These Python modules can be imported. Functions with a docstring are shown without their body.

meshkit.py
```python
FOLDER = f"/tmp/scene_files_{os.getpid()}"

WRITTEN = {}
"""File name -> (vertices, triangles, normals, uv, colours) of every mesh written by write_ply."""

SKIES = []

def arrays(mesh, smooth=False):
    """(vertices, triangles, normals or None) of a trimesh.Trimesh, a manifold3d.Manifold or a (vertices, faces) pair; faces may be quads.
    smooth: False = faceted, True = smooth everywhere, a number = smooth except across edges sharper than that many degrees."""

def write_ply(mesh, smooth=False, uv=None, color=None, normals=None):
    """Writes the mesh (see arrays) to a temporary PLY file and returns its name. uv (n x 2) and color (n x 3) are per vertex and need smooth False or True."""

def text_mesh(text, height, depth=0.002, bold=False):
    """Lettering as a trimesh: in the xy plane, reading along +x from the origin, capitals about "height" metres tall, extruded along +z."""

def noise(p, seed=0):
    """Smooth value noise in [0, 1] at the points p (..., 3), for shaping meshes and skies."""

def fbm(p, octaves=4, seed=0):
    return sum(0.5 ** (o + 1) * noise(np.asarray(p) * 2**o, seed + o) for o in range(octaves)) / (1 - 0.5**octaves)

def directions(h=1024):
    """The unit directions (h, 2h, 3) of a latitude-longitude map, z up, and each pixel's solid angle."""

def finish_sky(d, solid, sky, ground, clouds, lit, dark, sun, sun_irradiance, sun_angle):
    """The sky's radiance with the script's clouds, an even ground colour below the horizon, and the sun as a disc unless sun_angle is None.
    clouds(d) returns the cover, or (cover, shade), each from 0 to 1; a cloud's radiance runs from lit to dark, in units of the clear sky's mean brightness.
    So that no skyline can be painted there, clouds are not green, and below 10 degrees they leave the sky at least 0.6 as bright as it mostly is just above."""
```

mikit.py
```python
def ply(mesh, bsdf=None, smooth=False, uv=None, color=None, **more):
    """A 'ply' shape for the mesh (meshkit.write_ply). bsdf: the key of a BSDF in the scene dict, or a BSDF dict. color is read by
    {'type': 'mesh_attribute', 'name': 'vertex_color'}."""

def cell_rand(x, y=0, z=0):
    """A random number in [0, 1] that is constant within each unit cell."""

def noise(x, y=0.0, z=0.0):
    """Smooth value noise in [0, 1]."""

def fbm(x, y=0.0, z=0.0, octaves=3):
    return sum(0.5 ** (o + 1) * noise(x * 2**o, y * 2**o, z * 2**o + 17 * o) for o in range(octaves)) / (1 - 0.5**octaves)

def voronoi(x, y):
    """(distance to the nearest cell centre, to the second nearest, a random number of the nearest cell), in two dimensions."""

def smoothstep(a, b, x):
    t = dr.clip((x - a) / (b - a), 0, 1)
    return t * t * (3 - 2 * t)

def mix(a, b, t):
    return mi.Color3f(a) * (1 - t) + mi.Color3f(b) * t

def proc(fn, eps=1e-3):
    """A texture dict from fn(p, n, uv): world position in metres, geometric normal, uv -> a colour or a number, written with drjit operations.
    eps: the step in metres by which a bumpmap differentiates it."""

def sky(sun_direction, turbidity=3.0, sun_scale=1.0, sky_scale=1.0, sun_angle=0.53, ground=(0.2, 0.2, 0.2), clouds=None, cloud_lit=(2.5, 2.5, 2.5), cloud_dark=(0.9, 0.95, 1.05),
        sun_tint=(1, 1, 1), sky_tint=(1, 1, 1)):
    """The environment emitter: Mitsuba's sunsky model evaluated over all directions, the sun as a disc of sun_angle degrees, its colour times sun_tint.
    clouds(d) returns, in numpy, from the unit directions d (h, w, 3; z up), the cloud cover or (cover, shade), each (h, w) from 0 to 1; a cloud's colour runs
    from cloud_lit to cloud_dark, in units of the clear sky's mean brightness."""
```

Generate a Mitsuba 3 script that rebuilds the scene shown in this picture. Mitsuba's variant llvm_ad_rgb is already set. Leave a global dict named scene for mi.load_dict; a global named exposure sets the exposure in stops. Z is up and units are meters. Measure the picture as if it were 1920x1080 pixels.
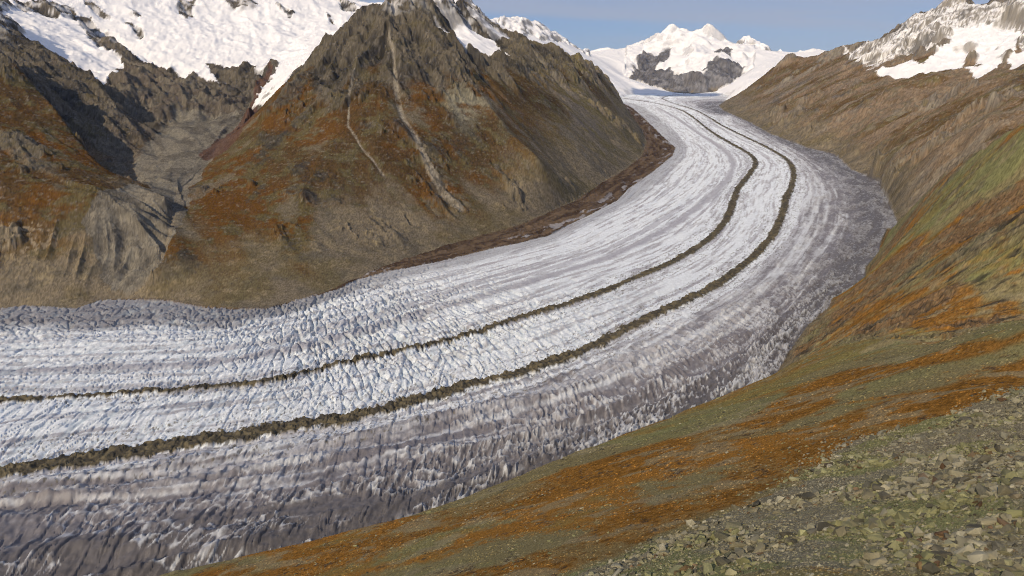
import math
import numpy as np
from concurrent.futures import ThreadPoolExecutor
from scipy import ndimage, sparse
from scipy.sparse.linalg import spsolve, cg
from scipy.spatial import cKDTree
import trimesh
import mitsuba as mi
import mikit, meshkit

T = mi.ScalarTransform4f
scene, labels = {}, {}

# ---------------------------------------------------------------- camera, sky, exposure
# z is up, y points up the valley, the camera hovers above the lower right valley side at the origin
PITCH = math.radians(15.0)
scene['camera'] = {
    'type': 'perspective', 'fov': 2 * math.degrees(math.atan(960 / 1450.0)), 'fov_axis': 'x', 'near_clip': 1.0, 'far_clip': 60000.0,
    'to_world': T().look_at(origin=[0, 0, 0], target=[0, math.cos(PITCH), -math.sin(PITCH)], up=[0, 0, 1]),
}
SUN = np.array([-0.44, -0.70, 0.51])


def cirrus(d):
    """a thin veil of high cloud with long level gaps of deeper blue"""
    az = np.arctan2(d[..., 0], d[..., 1])
    el = np.arcsin(np.clip(d[..., 2], 0, 1))
    n = meshkit.fbm(np.stack([az * 1.6 + el * 4.0, el * 30.0 + az * 1.0, az * 0 + 3.1], -1), 4, 5)
    m = meshkit.fbm(np.stack([az * 5.0, el * 90.0 + az * 4.0, az * 0 + 8.0], -1), 3, 9)
    veil = np.clip((el - .066 + .10 * (n - .5) - .012 * az) / .012, 0, 1)
    low = np.clip((el - .012 + .02 * (m - .5)) / .02, 0, 1) * np.clip((n * .6 + m * .4 - .47) * 7, 0, 1)
    return np.clip(.50 * veil * (.7 + .6 * n) + .24 * low, 0, .7)


scene['sky'] = mikit.sky(SUN, turbidity=3, clouds=cirrus, cloud_lit=(1.95, 2.15, 2.75), cloud_dark=(1.2, 1.25, 1.4), sky_scale=.8, sky_tint=(.93, .95, 1.26), sun_tint=(.95, .99, 1.07))
exposure = 1.45

# ---------------------------------------------------------------- the survey: ridges, feet, moraines (metres)
CURVES = {
    'ice_left': [(-1489,1783,-538),(-1375,1803,-537),(-1250,1811,-537),(-1198,1832,-536),(-1125,1820,-536),(-1064,1811,-537),(-1039,1875,-534),(-988,1888,-534),(-864,1875,-534),(-780,1832,-536),(-677,1811,-537),(-597,1803,-537),(-566,1845,-535),(-477,1947,-532),(-453,1981,-531),(-422,2066,-528),(-336,2153,-525),(-193,2271,-521),(-34,2431,-515),(114,2581,-510),(260,2869,-500),(440,3226,-487),(538,3543,-476),(728,4034,-459),(958,4675,-436),(1067,5104,-421),(1122,5912,-393),(1216,7123,-351),(1337,8765,-293),(1347,9794,-257)],
    'rock_left': [(-1489,1783,-538),(-1375,1803,-537),(-1250,1811,-537),(-1198,1832,-536),(-1125,1820,-536),(-1064,1811,-537),(-1039,1875,-534),(-990,1892,-534),(-866,1879,-534),(-782,1836,-536),(-679,1816,-536),(-598,1807,-537),(-567,1849,-535),(-480,1957,-532),(-458,2005,-530),(-407,2119,-526),(-369,2199,-523),(-257,2382,-517),(-154,2526,-512),(25,2757,-503),(250,3190,-488),(408,3632,-473),(606,4148,-455),(776,4675,-436),(931,5413,-411),(1062,6462,-374),(1145,7727,-330),(1336,10117,-246)],
    'head': [(1453,10960,-216),(1793,11651,-192),(2454,12030,-179),(2667,11725,-190),(3117,12269,-171),(3030,11091,-212)],
    'ice_right': [(2608,9794,-257),(2392,9205,-278),(2234,8365,-307),(2101,6959,-356),(1952,5912,-393),(1911,5075,-422),(1955,4750,-434),(1788,4090,-457),(1770,3741,-469),(1650,3445,-479),(1548,3155,-490),(1389,2749,-504),(1228,2526,-512),(1115,2297,-520),(1023,2176,-524),(940,1995,-530),(812,1888,-534),(769,1803,-537),(671,1678,-541),(579,1524,-547),(529,1434,-550),(486,1357,-553),(394,1259,-556),(282,1173,-559),(201,1106,-561),(139,1057,-563),(88,1017,-564),(-2,948,-567),(-61,904,-568),(-116,869,-570),(-208,824,-571),(-251,806,-572),(-318,783,-573),(-389,755,-574),(-493,707,-575),(-615,641,-578)],
    'moraine_inner': [(-1110,1287,-555),(-1017,1292,-555),(-924,1296,-555),(-806,1310,-554),(-681,1326,-554),(-587,1345,-553),(-497,1364,-552),(-414,1407,-551),(-344,1466,-549),(-228,1539,-546),(-139,1596,-544),(-64,1660,-542),(16,1733,-539),(151,1858,-535),(253,1966,-531),(370,2109,-526),(519,2297,-520),(656,2526,-512),(799,2841,-501),(956,3313,-484),(1024,3514,-477),(1190,3908,-463),(1346,4290,-450),(1443,4675,-436),(1470,5018,-424),(1500,5479,-408),(1563,6239,-382),(1740,7662,-332),(1817,8442,-305),(1792,9299,-275),(1662,10117,-246),(1451,10831,-221)],
    'moraine_outer': [(-889,999,-565),(-825,1017,-564),(-762,1040,-564),(-721,1062,-563),(-680,1079,-562),(-630,1094,-562),(-534,1128,-561),(-468,1151,-560),(-406,1175,-559),(-350,1198,-558),(-291,1214,-558),(-235,1245,-556),(-179,1285,-555),(-111,1331,-553),(-87,1359,-552),(-21,1397,-551),(50,1442,-550),(167,1555,-546),(257,1663,-542),(407,1845,-535),(521,1971,-531),(637,2136,-525),(771,2362,-517),(895,2604,-509),(1010,2869,-500),(1192,3351,-483),(1259,3486,-478),(1487,4090,-457),(1594,4508,-442),(1668,5104,-421),(1708,5760,-398),(1760,6556,-371),(1922,7929,-322),(1966,8601,-299),(1956,9491,-268),(1968,10230,-242),(1989,10643,-227),(2215,11295,-205),(2433,11578,-195)],
    'stripe_gray': [(-1205,1412,-551),(-1006,1426,-550),(-806,1444,-549),(-580,1466,-549),(-415,1586,-544),(-274,1725,-540),(-82,1910,-533),(58,2045,-528),(311,2316,-519),(545,2687,-506),(796,3190,-488),(1010,3662,-472),(1225,4290,-450),(1329,4750,-434),(1390,5380,-412),(1456,6327,-379),(1588,7861,-325),(1620,8765,-293)],
    'dirt_right': [(2331,8850,-290),(1921,6031,-389),(1769,4801,-432),(1598,3908,-463),(1410,3313,-484),(1138,2687,-506),(908,2253,-521),(704,1888,-534),(551,1653,-542),(408,1466,-549),(232,1303,-554),(81,1204,-558),(-51,1124,-561),(-205,1035,-564),(-346,978,-566),(-485,951,-567),(-625,938,-567),(-819,907,-568)],
    'dirt_left': [(-1364,1619,-543),(-1182,1703,-540),(-985,1681,-541),(-817,1714,-540),(-659,1688,-541),(-561,1771,-538),(-460,1888,-534),(-376,2030,-529),(-300,2109,-526),(-172,2211,-523),(0,2396,-516),(143,2541,-511),(298,2850,-500),(518,3250,-486),(723,3823,-466),(995,4626,-438),(1135,5163,-419),(1250,6112,-386),(1397,7536,-336),(1485,9024,-284),(1445,9794,-257)],
    'spur_crest': [(-2158,3067,254),(-1877,2954,75),(-1816,2945,50),(-1744,2919,-25),(-1626,2814,-89),(-1497,2692,-183),(-1365,2559,-251),(-1283,2489,-295),(-1165,2413,-319),(-1051,2334,-344)],
    'spur_bench': [(-1614,2227,-218),(-1476,2237,-265),(-1381,2227,-287),(-1284,2215,-296),(-1176,2195,-309),(-1084,2164,-361),(-1007,2112,-413)],
    'spur_trough': [(-2340,3366,195),(-2046,3202,13),(-1880,3129,-88),(-1758,3027,-155),(-1620,2898,-255),(-1478,2759,-318),(-1306,2589,-357)],
    'ridge_two': [(-2737,3943,518),(-2442,3898,294),(-2396,3868,260),(-2302,3808,197),(-2184,3762,135),(-2024,3680,74),(-1853,3545,3),(-1738,3435,-75),(-1558,3246,-177),(-1393,3047,-278)],
    'ridge_two_back': [(-2881,4208,476),(-2462,4062,164),(-2151,3896,24),(-1857,3656,-134),(-1672,3468,-251)],
    'left_snow_a': [(-2708,4439,257),(-2604,4616,262),(-2312,4433,146),(-2000,4031,9)],
    'ridge_three': [(-3372,5790,620),(-3073,5500,506),(-2855,5277,420),(-2670,5036,323),(-2533,4882,259),(-2250,4743,192),(-2129,4635,137),(-1991,4477,62),(-1929,4395,27),(-1699,4167,-50),(-1547,4012,-95),(-1434,3894,-130)],
    'ridge_three_back': [(-2843,5341,269),(-2639,5165,196),(-2387,5010,126),(-2057,4667,-41),(-1774,4406,-124)],
    'cliff_foot': [(-1544,3690,-179),(-1450,3674,-169),(-1402,3799,-157)],
    'valley': [(-936,1958,-467),(-933,2036,-442),(-984,2189,-412),(-1049,2379,-381),(-1128,2617,-346),(-1152,2900,-304),(-1212,3305,-235),(-1267,3688,-152),(-1346,4241,-51),(-1447,4734,50)],
    'left_snow_b': [(-2170,5217,171),(-1759,5000,69),(-1561,5117,87),(-1548,5590,219)],
    'left_snow_c': [(-2405,6039,444),(-2114,6358,506),(-1599,6094,353),(-1452,6541,481)],
    'left_skyline': [(-3910,5563,1026),(-3614,5878,842),(-3198,6562,920),(-2570,7152,982),(-1897,7359,900),(-1603,7275,735),(-1505,7245,688),(-1392,7268,686),(-1280,7288,643),(-1148,7209,658),(-884,7145,591)],
    'pyramid_left_rib': [(-1022,2391,-391),(-1025,2659,-324),(-1004,2827,-268),(-964,3104,-155),(-910,3276,-60),(-894,3405,25),(-856,3497,93),(-815,3589,163),(-770,3670,213),(-713,3773,301),(-647,3826,345),(-555,3810,394)],
    'pyramid_front': [(-555,3810,394),(-542,3559,206),(-531,3257,3),(-502,2907,-187),(-485,2605,-345),(-456,2326,-454)],
    'pyramid_right_rib': [(-555,3810,394),(-489,3869,405),(-408,3929,373),(-311,3787,208),(-217,3644,73),(-127,3448,-41),(-44,3290,-158)],
    'pyramid_bench': [(-331,4588,260),(-174,4397,186),(-42,4250,107),(109,4099,-23),(288,4290,-107)],
    'shoulder': [(-485,4675,478),(-388,4784,478),(-286,4892,480),(-228,4995,398),(-196,4996,358),(-67,5100,289),(86,5199,230),(245,5294,191),(417,5484,152),(575,5771,79),(686,6061,25),(869,6845,-77)],
    'shoulder_back': [(-322,5491,454),(-76,5799,227),(283,6093,123),(559,6476,68)],
    'far_spur': [(626,7273,156),(763,7562,104),(926,7946,23),(1069,8432,-63)],
    'flank_rib': [(417,5484,152),(449,5181,5),(479,4927,-123),(521,4671,-255),(592,4582,-357)],
    'flank_rib_low': [(0,3260,-210),(107,3118,-306),(223,3242,-407),(342,3544,-456)],
    'neve_left': [(251,9497,300),(655,9878,186),(1013,10150,62),(1333,10516,-71),(1406,10607,-203)],
    'snow_ridge': [(-524,8985,908),(-376,9593,687),(-261,10497,661),(-180,10999,760),(-111,11299,865),(-37,11450,834),(15,11500,859),(75,11500,824),(193,11798,860),(314,11996,807),(439,12192,798),(614,12485,708),(756,12778,645),(954,13165,548),(1162,13550,488),(1334,13936,484)],
    'neve_mid': [(1131,13151,332),(1392,13126,248),(1615,12798,135),(1784,12877,12)],
    'far_peaks': [(1591,16624,567),(1667,16617,588),(1806,16602,629),(1968,16584,649),(2076,16570,617),(2238,16549,596),(2451,16519,615),(2577,16297,658)],
    'trug_base': [(1938,13663,22),(2086,13034,-55),(2294,12491,-117),(2470,12109,-176),(2684,11800,-187),(3159,12434,-165),(3403,12443,-68),(3790,13165,97),(3912,13650,205)],
    'trug_top': [(2654,16792,721),(2831,16255,820),(3047,16318,996),(3183,16394,1133),(3295,16372,1172),(3454,16237,1062),(3519,16120,954),(3614,16099,883),(3693,16082,912),(3768,16064,981),(3820,15949,1053),(3887,15933,1082),(3980,15910,1011),(4090,15985,906),(4243,16049,769),(4454,16095,650),(4683,16134,581)],
    'trug_left': [(2119,13738,101),(2232,14327,270),(2461,14594,387),(2858,14929,509)],
    'trug_right': [(3831,14916,631),(3801,14200,421),(3432,13263,200),(2906,12466,12)],
    'far_right': [(4916,17835,676),(4983,17816,798),(5052,17797,898),(5140,17772,885),(5249,17740,850),(5339,17713,794),(5454,17678,681),(5589,17635,579)],
    'neve_right': [(2900,10196,-175),(3293,11227,-25),(3757,12445,187),(4472,13793,348),(5210,14598,424)],
    'neve_right_sky': [(5200,16395,497),(5524,16077,487),(5757,15995,515),(5913,16152,591),(6004,16118,621),(6074,15878,581),(6278,15798,539),(6623,15657,455),(7139,15429,448)],
    'right_skyline': [(2608,9794,-257),(2543,9153,-169),(2678,9115,-80),(2870,9004,101),(2955,8923,191),(3023,8795,250),(3175,8581,260),(3314,8367,280),(3378,8288,309),(3440,8154,314),(3556,7940,336),(3574,7767,382),(3584,7597,464),(3604,7532,530),(3632,7463,544),(3659,7283,558),(3725,7193,595),(3751,7123,637),(3776,7053,683),(3825,7026,710),(3933,6967,674),(3955,6897,647),(3983,6822,665),(4001,6579,705),(4055,6309,828),(4244,6062,1012)],
    'right_spur_far': [(2101,6959,-356),(2154,6660,-284),(2330,6548,-193),(2423,6407,-118),(2510,6266,-47),(2607,6118,14),(2696,5969,67),(2916,6032,129),(3156,6136,232),(3506,6573,430)],
    'right_bowl': [(2212,5470,-244),(2362,5188,-96),(2552,5041,5),(2730,4890,42),(2846,4707,47),(2930,4416,66)],
    'right_snow': [(3542,6440,413),(3704,6290,419),(3791,6063,389),(3834,5856,376)],
    'right_spur_mid': [(1911,5075,-422),(1851,4645,-387),(1948,4550,-342),(2028,4406,-264),(2096,4263,-176),(2146,4204,-132),(2197,4155,-77),(2273,4056,-22),(2326,3992,4),(2398,3925,47),(2443,3838,68),(2504,3679,109)],
    'right_spur_mid_foot': [(1724,3939,-386),(1807,3792,-308),(1854,3601,-232),(1888,3413,-164),(1950,3262,-103),(2029,3034,-46)],
    'right_spur_near': [(1770,3741,-469),(1660,3362,-371),(1667,3134,-276),(1685,2953,-214),(1689,2777,-151),(1710,2646,-104),(1716,2461,-61)],
    'hill_two_crest': [(1262,2588,-509),(1142,2291,-402),(1152,2241,-356),(1156,2126,-267),(1155,2012,-197),(1147,1878,-131),(1141,1763,-75),(1126,1592,-9)],
    'hill_two_back': [(1246,2418,-412),(1298,2253,-249),(1333,2056,-108),(1331,1876,-35)],
    'hill_two_mid': [(750,1636,-463),(769,1460,-370),(803,1361,-276),(831,1249,-191),(825,1131,-142)],
    'fore_back': [(474,1081,-391),(465,953,-333),(458,821,-297),(448,722,-249),(440,632,-206),(425,556,-171)],
    'fore_crest': [(407,1118,-436),(392,1049,-403),(375,970,-363),(359,825,-290),(350,719,-245),(342,656,-224),(335,603,-212),(333,570,-197),(332,536,-179),(328,502,-160),(319,460,-145),(303.2,397.6,-118.4)],
    'fore_a': [(52.6,62.9,-48.8),(60.6,79.6,-56.6),(58.7,100.0,-71.2),(53.1,124.1,-88.3),(41.1,152.6,-108.5),(20.4,183.9,-130.8),(-11.2,234.7,-167.4),(-66.7,323.2,-231.7),(-136,429,-309)],
    'fore_b': [(199.3,250.3,-109.5),(216.9,305.9,-124.1),(221.4,356.9,-144.7)],
    'fore_c': [(125.7,155.6,-83.4),(138.2,190.1,-97.1)],
    'fore_d': [(407,1118,-436),(354,1020,-411),(245,866,-373),(188,788,-350),(128,709,-335),(85,654,-324),(53,623,-320),(-1,580,-321),(-37,559,-325),(-72,550,-334),(-139,558,-358),(-177,573,-377),(-246,612,-415),(-331,651,-459),(-399,659,-482),(-472,646,-498)],
}
AREAS = {
    'area_snow_a': [(-2844.7,4550.9),(-2952.9,4850.0),(-2921.3,5038.9),(-2876.5,5042.5),(-2813.4,5041.3),(-2786.0,5173.8),(-2685.4,5053.1),(-2575.3,4907.0),(-2367.1,4607.8),(-2241.4,4494.5),(-2167.5,4438.8),(-2109.0,4359.0),(-2031.7,4140.8),(-1968.8,4048.2),(-2051.0,4057.7),(-1928.8,3584.7),(-2042.8,3673.5),(-2391.7,4143.1),(-2225.4,3754.3),(-2509.2,4172.9),(-2578.4,4251.9),(-2755.8,4481.6)],
    'area_snow_b': [(-3115.0,4998.1),(-3005.1,4914.5),(-2947.1,5204.7),(-3066.1,5551.7),(-3011.1,5726.2),(-2914.0,5593.7),(-2813.9,5482.5),(-2702.9,5380.2),(-2606.1,5317.7),(-2219.3,4674.5),(-2091.3,4547.9),(-2022.1,4471.1),(-1952.5,4384.7),(-2113.7,4894.5),(-2055.9,4912.7),(-1959.1,4826.6),(-1920.9,4854.3),(-1781.6,4779.5),(-1671.1,4642.7),(-1897.6,5020.2),(-1846.2,5064.6),(-1727.8,5006.4),(-1639.6,5097.8),(-1484.3,4700.0),(-1483.9,4975.2),(-1406.7,4821.3),(-1320.7,4303.5),(-1225.8,3723.9),(-1013.1,3442.5),(-1162.8,4379.8),(-875.3,3579.6),(-1297.2,6186.6),(-1258.9,7034.9),(-1248.5,7109.3),(-1390.0,7255.8),(-1480.1,7122.1),(-1694.6,7275.1),(-2491.8,6911.5),(-3119.4,6386.1),(-3519.6,5704.2)],
    'area_isle_a': [(-2987.8,5722.3),(-2921.3,5724.6),(-2848.9,5682.0),(-2777.3,5639.5),(-2749.8,5583.7),(-2795.1,5599.7),(-2869.1,5632.5),(-2946.5,5663.8)],
    'area_isle_b': [(-2706.4,5829.2),(-2669.7,5838.3),(-2598.1,5724.3),(-2620.6,5691.1)],
    'area_isle_c': [(-2671.3,5614.0),(-2613.0,5611.2),(-2527.6,5523.6),(-2453.4,5418.6),(-2458.3,5387.6),(-2563.4,5507.1),(-2630.8,5542.5)],
    'area_isle_d': [(-2544.9,6297.4),(-2465.5,6377.4),(-2390.0,6104.9),(-2356.6,5910.8),(-2458.2,6062.1)],
    'area_isle_e': [(-2267.7,6466.5),(-2170.6,6555.8),(-2024.0,6554.8),(-2059.5,6456.7),(-2168.1,6405.2),(-2227.6,6400.7)],
    'area_isle_f': [(-1909.1,6597.1),(-1824.6,6597.3),(-1716.7,6448.5),(-1728.2,6377.0),(-1834.5,6469.9)],
    'area_isle_g': [(-1516.0,6644.0),(-1452.0,6581.6),(-1405.6,6396.2),(-1456.5,6459.5)],
    'area_isle_h': [(-1496.0,7201.3),(-1380.1,7076.8),(-1285.1,6847.6),(-1357.7,6833.6),(-1430.0,6866.2)],
    'area_isle_i': [(-3092.4,5065.7),(-3028.5,5119.5),(-3040.3,5502.2),(-2969.2,5564.5),(-2903.5,5482.0),(-2815.0,5135.9),(-2900.5,5058.3),(-2935.0,4897.6)],
    'area_snow_c': [(-445.4,4663.2),(-365.6,4675.3),(-266.7,4687.2),(-175.1,4681.1),(-92.1,4662.8),(-14.7,4442.2),(-120.0,4224.9),(-218.9,3811.5),(-267.9,3804.1),(-387.0,4632.1)],
    'area_snow_d': [(-277.7,4855.9),(43.5,5083.6),(-32.3,4912.4),(-110.0,4787.9),(-172.9,4801.9),(-236.2,4831.3)],
    'area_snow_e': [(-368.4,3808.4),(-323.8,3799.8),(-281.5,3824.3),(-297.5,3772.4),(-341.3,3772.9)],
    'area_snow_right': [(3521.6,6522.2),(3569.5,6496.1),(3701.4,6365.3),(3787.0,6126.2),(3661.6,5828.1),(3313.1,5342.4),(3097.4,5085.8),(2899.0,4853.3),(2800.9,4789.0),(2893.2,5189.6),(2837.1,5272.9),(2766.4,5332.8),(2740.4,5565.3),(2671.0,5814.4),(2789.0,6251.1),(2771.5,5965.5),(2923.9,5965.6),(2880.9,5713.3),(3033.7,5803.8),(3313.1,6102.8)],
    'area_snow_right_b': [(3158.1,5134.1),(3331.5,5232.9),(3410.3,5173.7),(3009.0,4537.6),(3034.8,4769.6),(2897.1,4666.9)],
    'area_isle_right': [(3058.8,5468.1),(3101.7,5388.2),(2958.4,5069.7),(2918.7,5145.2)],
    'area_dust_right': [(3366.3,8298.3),(3093.6,7310.6),(2880.1,6463.2),(3124.9,6400.9),(3158.6,6141.2),(3250.4,6015.4),(3562.1,6481.5),(3783.3,6119.1),(3659.0,5811.8),(3269.5,5239.7),(3314.0,5018.9),(4012.6,6222.4),(3911.3,6697.6),(3821.9,7017.9),(3731.9,7086.1),(3626.4,7452.6),(3501.4,7421.5),(3269.8,7301.2)],
    'area_scree_pale': [(-288.7,3319.7),(-180.8,3375.7),(-46.1,3429.1),(0.0,3533.4),(-132.5,3278.4),(-192.2,3157.7),(-259.8,3216.6)],
    'area_red_tongue': [(-1483.6,4951.4),(-1446.7,4734.6),(-1462.2,4554.9),(-1364.4,4253.4),(-1225.8,3723.9),(-1221.9,3476.6),(-1237.2,3251.7),(-1226.9,3047.0),(-1180.3,2976.7),(-1110.5,3018.6),(-1088.9,3184.6),(-1118.1,3464.5),(-1302.2,4221.4),(-1362.6,4574.7)],
    'area_gravel_floor': [(-1614.3,3810.9),(-1414.9,3821.6),(-1310.2,3820.9),(-1164.2,3492.0),(-1149.5,3195.0),(-1134.9,2938.0),(-1090.5,2661.8),(-1030.0,2432.7),(-966.1,2248.9),(-925.7,2045.7),(-1043.4,2271.5),(-1212.3,2549.4),(-1417.0,2919.3),(-1480.8,3264.4)],
    'area_gullied': [(-1177.8,2198.5),(-1199.1,2416.7),(-1130.6,2479.2),(-1103.3,2554.6),(-984.0,2294.8),(-945.4,2119.9),(-931.7,1962.2),(-980.0,1901.0),(-1018.9,1915.6),(-1089.3,2003.4),(-1199.4,2127.5)],
    'area_pale_rock': [(-1378.3,2055.5),(-1303.8,2074.7),(-1246.0,2072.3),(-1213.7,2033.1),(-1258.0,1981.3),(-1293.7,1970.7),(-1337.3,1976.3)],
    'area_scree': [(-3.1,192.2),(35.0,202.1),(53.4,213.9),(76.2,229.0),(97.9,245.5),(123.3,279.8),(146.9,304.6),(166.9,300.6),(186.5,297.5),(231.8,323.3),(255.5,329.8),(92.5,109.7)],
    'area_trug_rock': [(1632.6,11959.8),(2189.7,14369.1),(2398.8,14815.7),(2787.3,15089.0),(3006.7,15098.8),(2832.3,14520.8),(2499.7,14237.0),(2305.3,13886.2),(2604.6,13770.0),(2802.4,13172.4),(2741.7,12662.5),(3076.4,12853.4),(3415.1,13559.7),(3706.2,13823.5),(3896.1,13656.4),(3600.2,12415.9),(3242.9,11794.3),(3036.6,11947.2),(2588.2,11373.2),(2356.7,11662.8),(2185.8,12117.9),(1890.0,12057.7)],
    'area_trug_rib': [(3798.8,14901.6),(4019.2,14949.7),(3869.5,14211.8),(3682.0,13912.0),(3709.9,14406.4)],
    'area_calm': [(-1164.1,2754.1),(-941.6,2375.7),(-817.3,2175.2),(-656.6,1869.7),(-765.4,1837.4),(-886.6,2041.4),(-1019.4,2343.4)],
    'area_orange_a': [(-294.0,587.8),(-181.7,523.8),(-104.3,514.1),(-39.6,513.2),(15.6,510.6),(73.9,512.9),(122.7,494.1),(152.5,463.2),(225.5,565.0),(256.0,512.7),(186.1,416.7),(134.2,387.3),(103.6,402.3),(67.0,398.9),(37.2,403.7),(0.0,401.8),(-32.7,420.6),(-65.6,418.6),(-107.0,423.3),(-134.5,423.0)],
    'area_orange_b': [(-29.2,262.1),(0.0,249.5),(24.4,260.2),(51.8,278.9),(84.0,304.7),(119.5,335.6),(163.9,364.9),(205.6,374.8),(242.5,378.8),(277.5,391.8),(294.5,389.3),(249.1,324.4),(223.8,311.5),(186.5,297.5),(166.9,300.6),(144.5,299.2),(109.3,265.2),(81.7,240.8),(58.9,222.7),(35.7,206.2),(6.6,208.7)],
    'area_orange_e': [(212.4,551.6),(269.3,572.9),(266.8,461.8),(291.4,414.1),(281.5,398.2),(248.0,411.8),(226.1,450.5),(183.7,457.0)],
    'area_orange_f': [(689.1,1645.6),(821.8,1798.4),(907.8,1788.7),(909.6,1663.5),(827.3,1538.7),(709.1,1455.0),(633.7,1413.0)],
    'area_orange_c': [(625.8,1439.1),(709.1,1455.0),(684.3,1261.1),(697.9,1168.0),(677.3,1038.6),(714.6,1031.8),(658.3,940.0),(575.1,943.8),(562.6,1174.0)],
    'area_orange_d': [(892.9,1630.0),(948.4,1622.3),(980.9,1540.1),(1013.6,1499.4),(801.4,1174.9),(791.3,1256.5),(756.5,1306.5)],
    'area_green_edge': [(80.5,627.2),(176.8,740.6),(248.3,715.3),(289.8,730.9),(342.9,693.1),(335.8,606.3),(293.9,668.3),(216.4,596.4),(177.7,581.8),(140.2,566.9),(98.5,544.3)],
    'line_chute_a': [(-541.6,3559.5),(-504.6,3442.3),(-477.2,3286.8),(-448.7,3156.3),(-426.0,3085.6),(-377.4,3013.1),(-338.7,2924.6),(-291.2,2829.9),(-248.2,2768.5),(-187.8,2706.3)],
    'line_chute_b': [(-656.0,3350.7),(-657.7,3229.3),(-621.1,2986.2),(-541.6,2844.6),(-447.6,2718.5)],
    'line_chute_c': [(-346.0,3620.0),(-259.3,3555.3),(-204.2,3484.7)],
    'line_stream': [(-1031.9,2334.9),(-968.6,2152.1),(-937.1,2010.6),(-951.8,1939.2),(-984.4,1898.8)],
    'line_track': [(-1228.2,2312.5),(-1177.9,2189.1),(-1210.2,2152.5),(-1213.2,2125.8)],
}


# ---------------------------------------------------------------- noise
rng = np.random.default_rng(7)
POOL = ThreadPoolExecutor(4)
LAT, SUB = 96, 12


def _tile(seed):
    g = np.random.default_rng(seed).random((LAT, LAT)).astype(np.float32)
    t = np.arange(LAT * SUB) / SUB
    i = t.astype(int)
    f = t - i
    f = (f * f * f * (f * (f * 6 - 15) + 10)).astype(np.float32)
    a = g[i] * (1 - f[:, None]) + g[(i + 1) % LAT] * f[:, None]
    return a[:, i] * (1 - f) + a[:, (i + 1) % LAT] * f


TILES = [_tile(100 + k) for k in range(5)]


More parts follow.
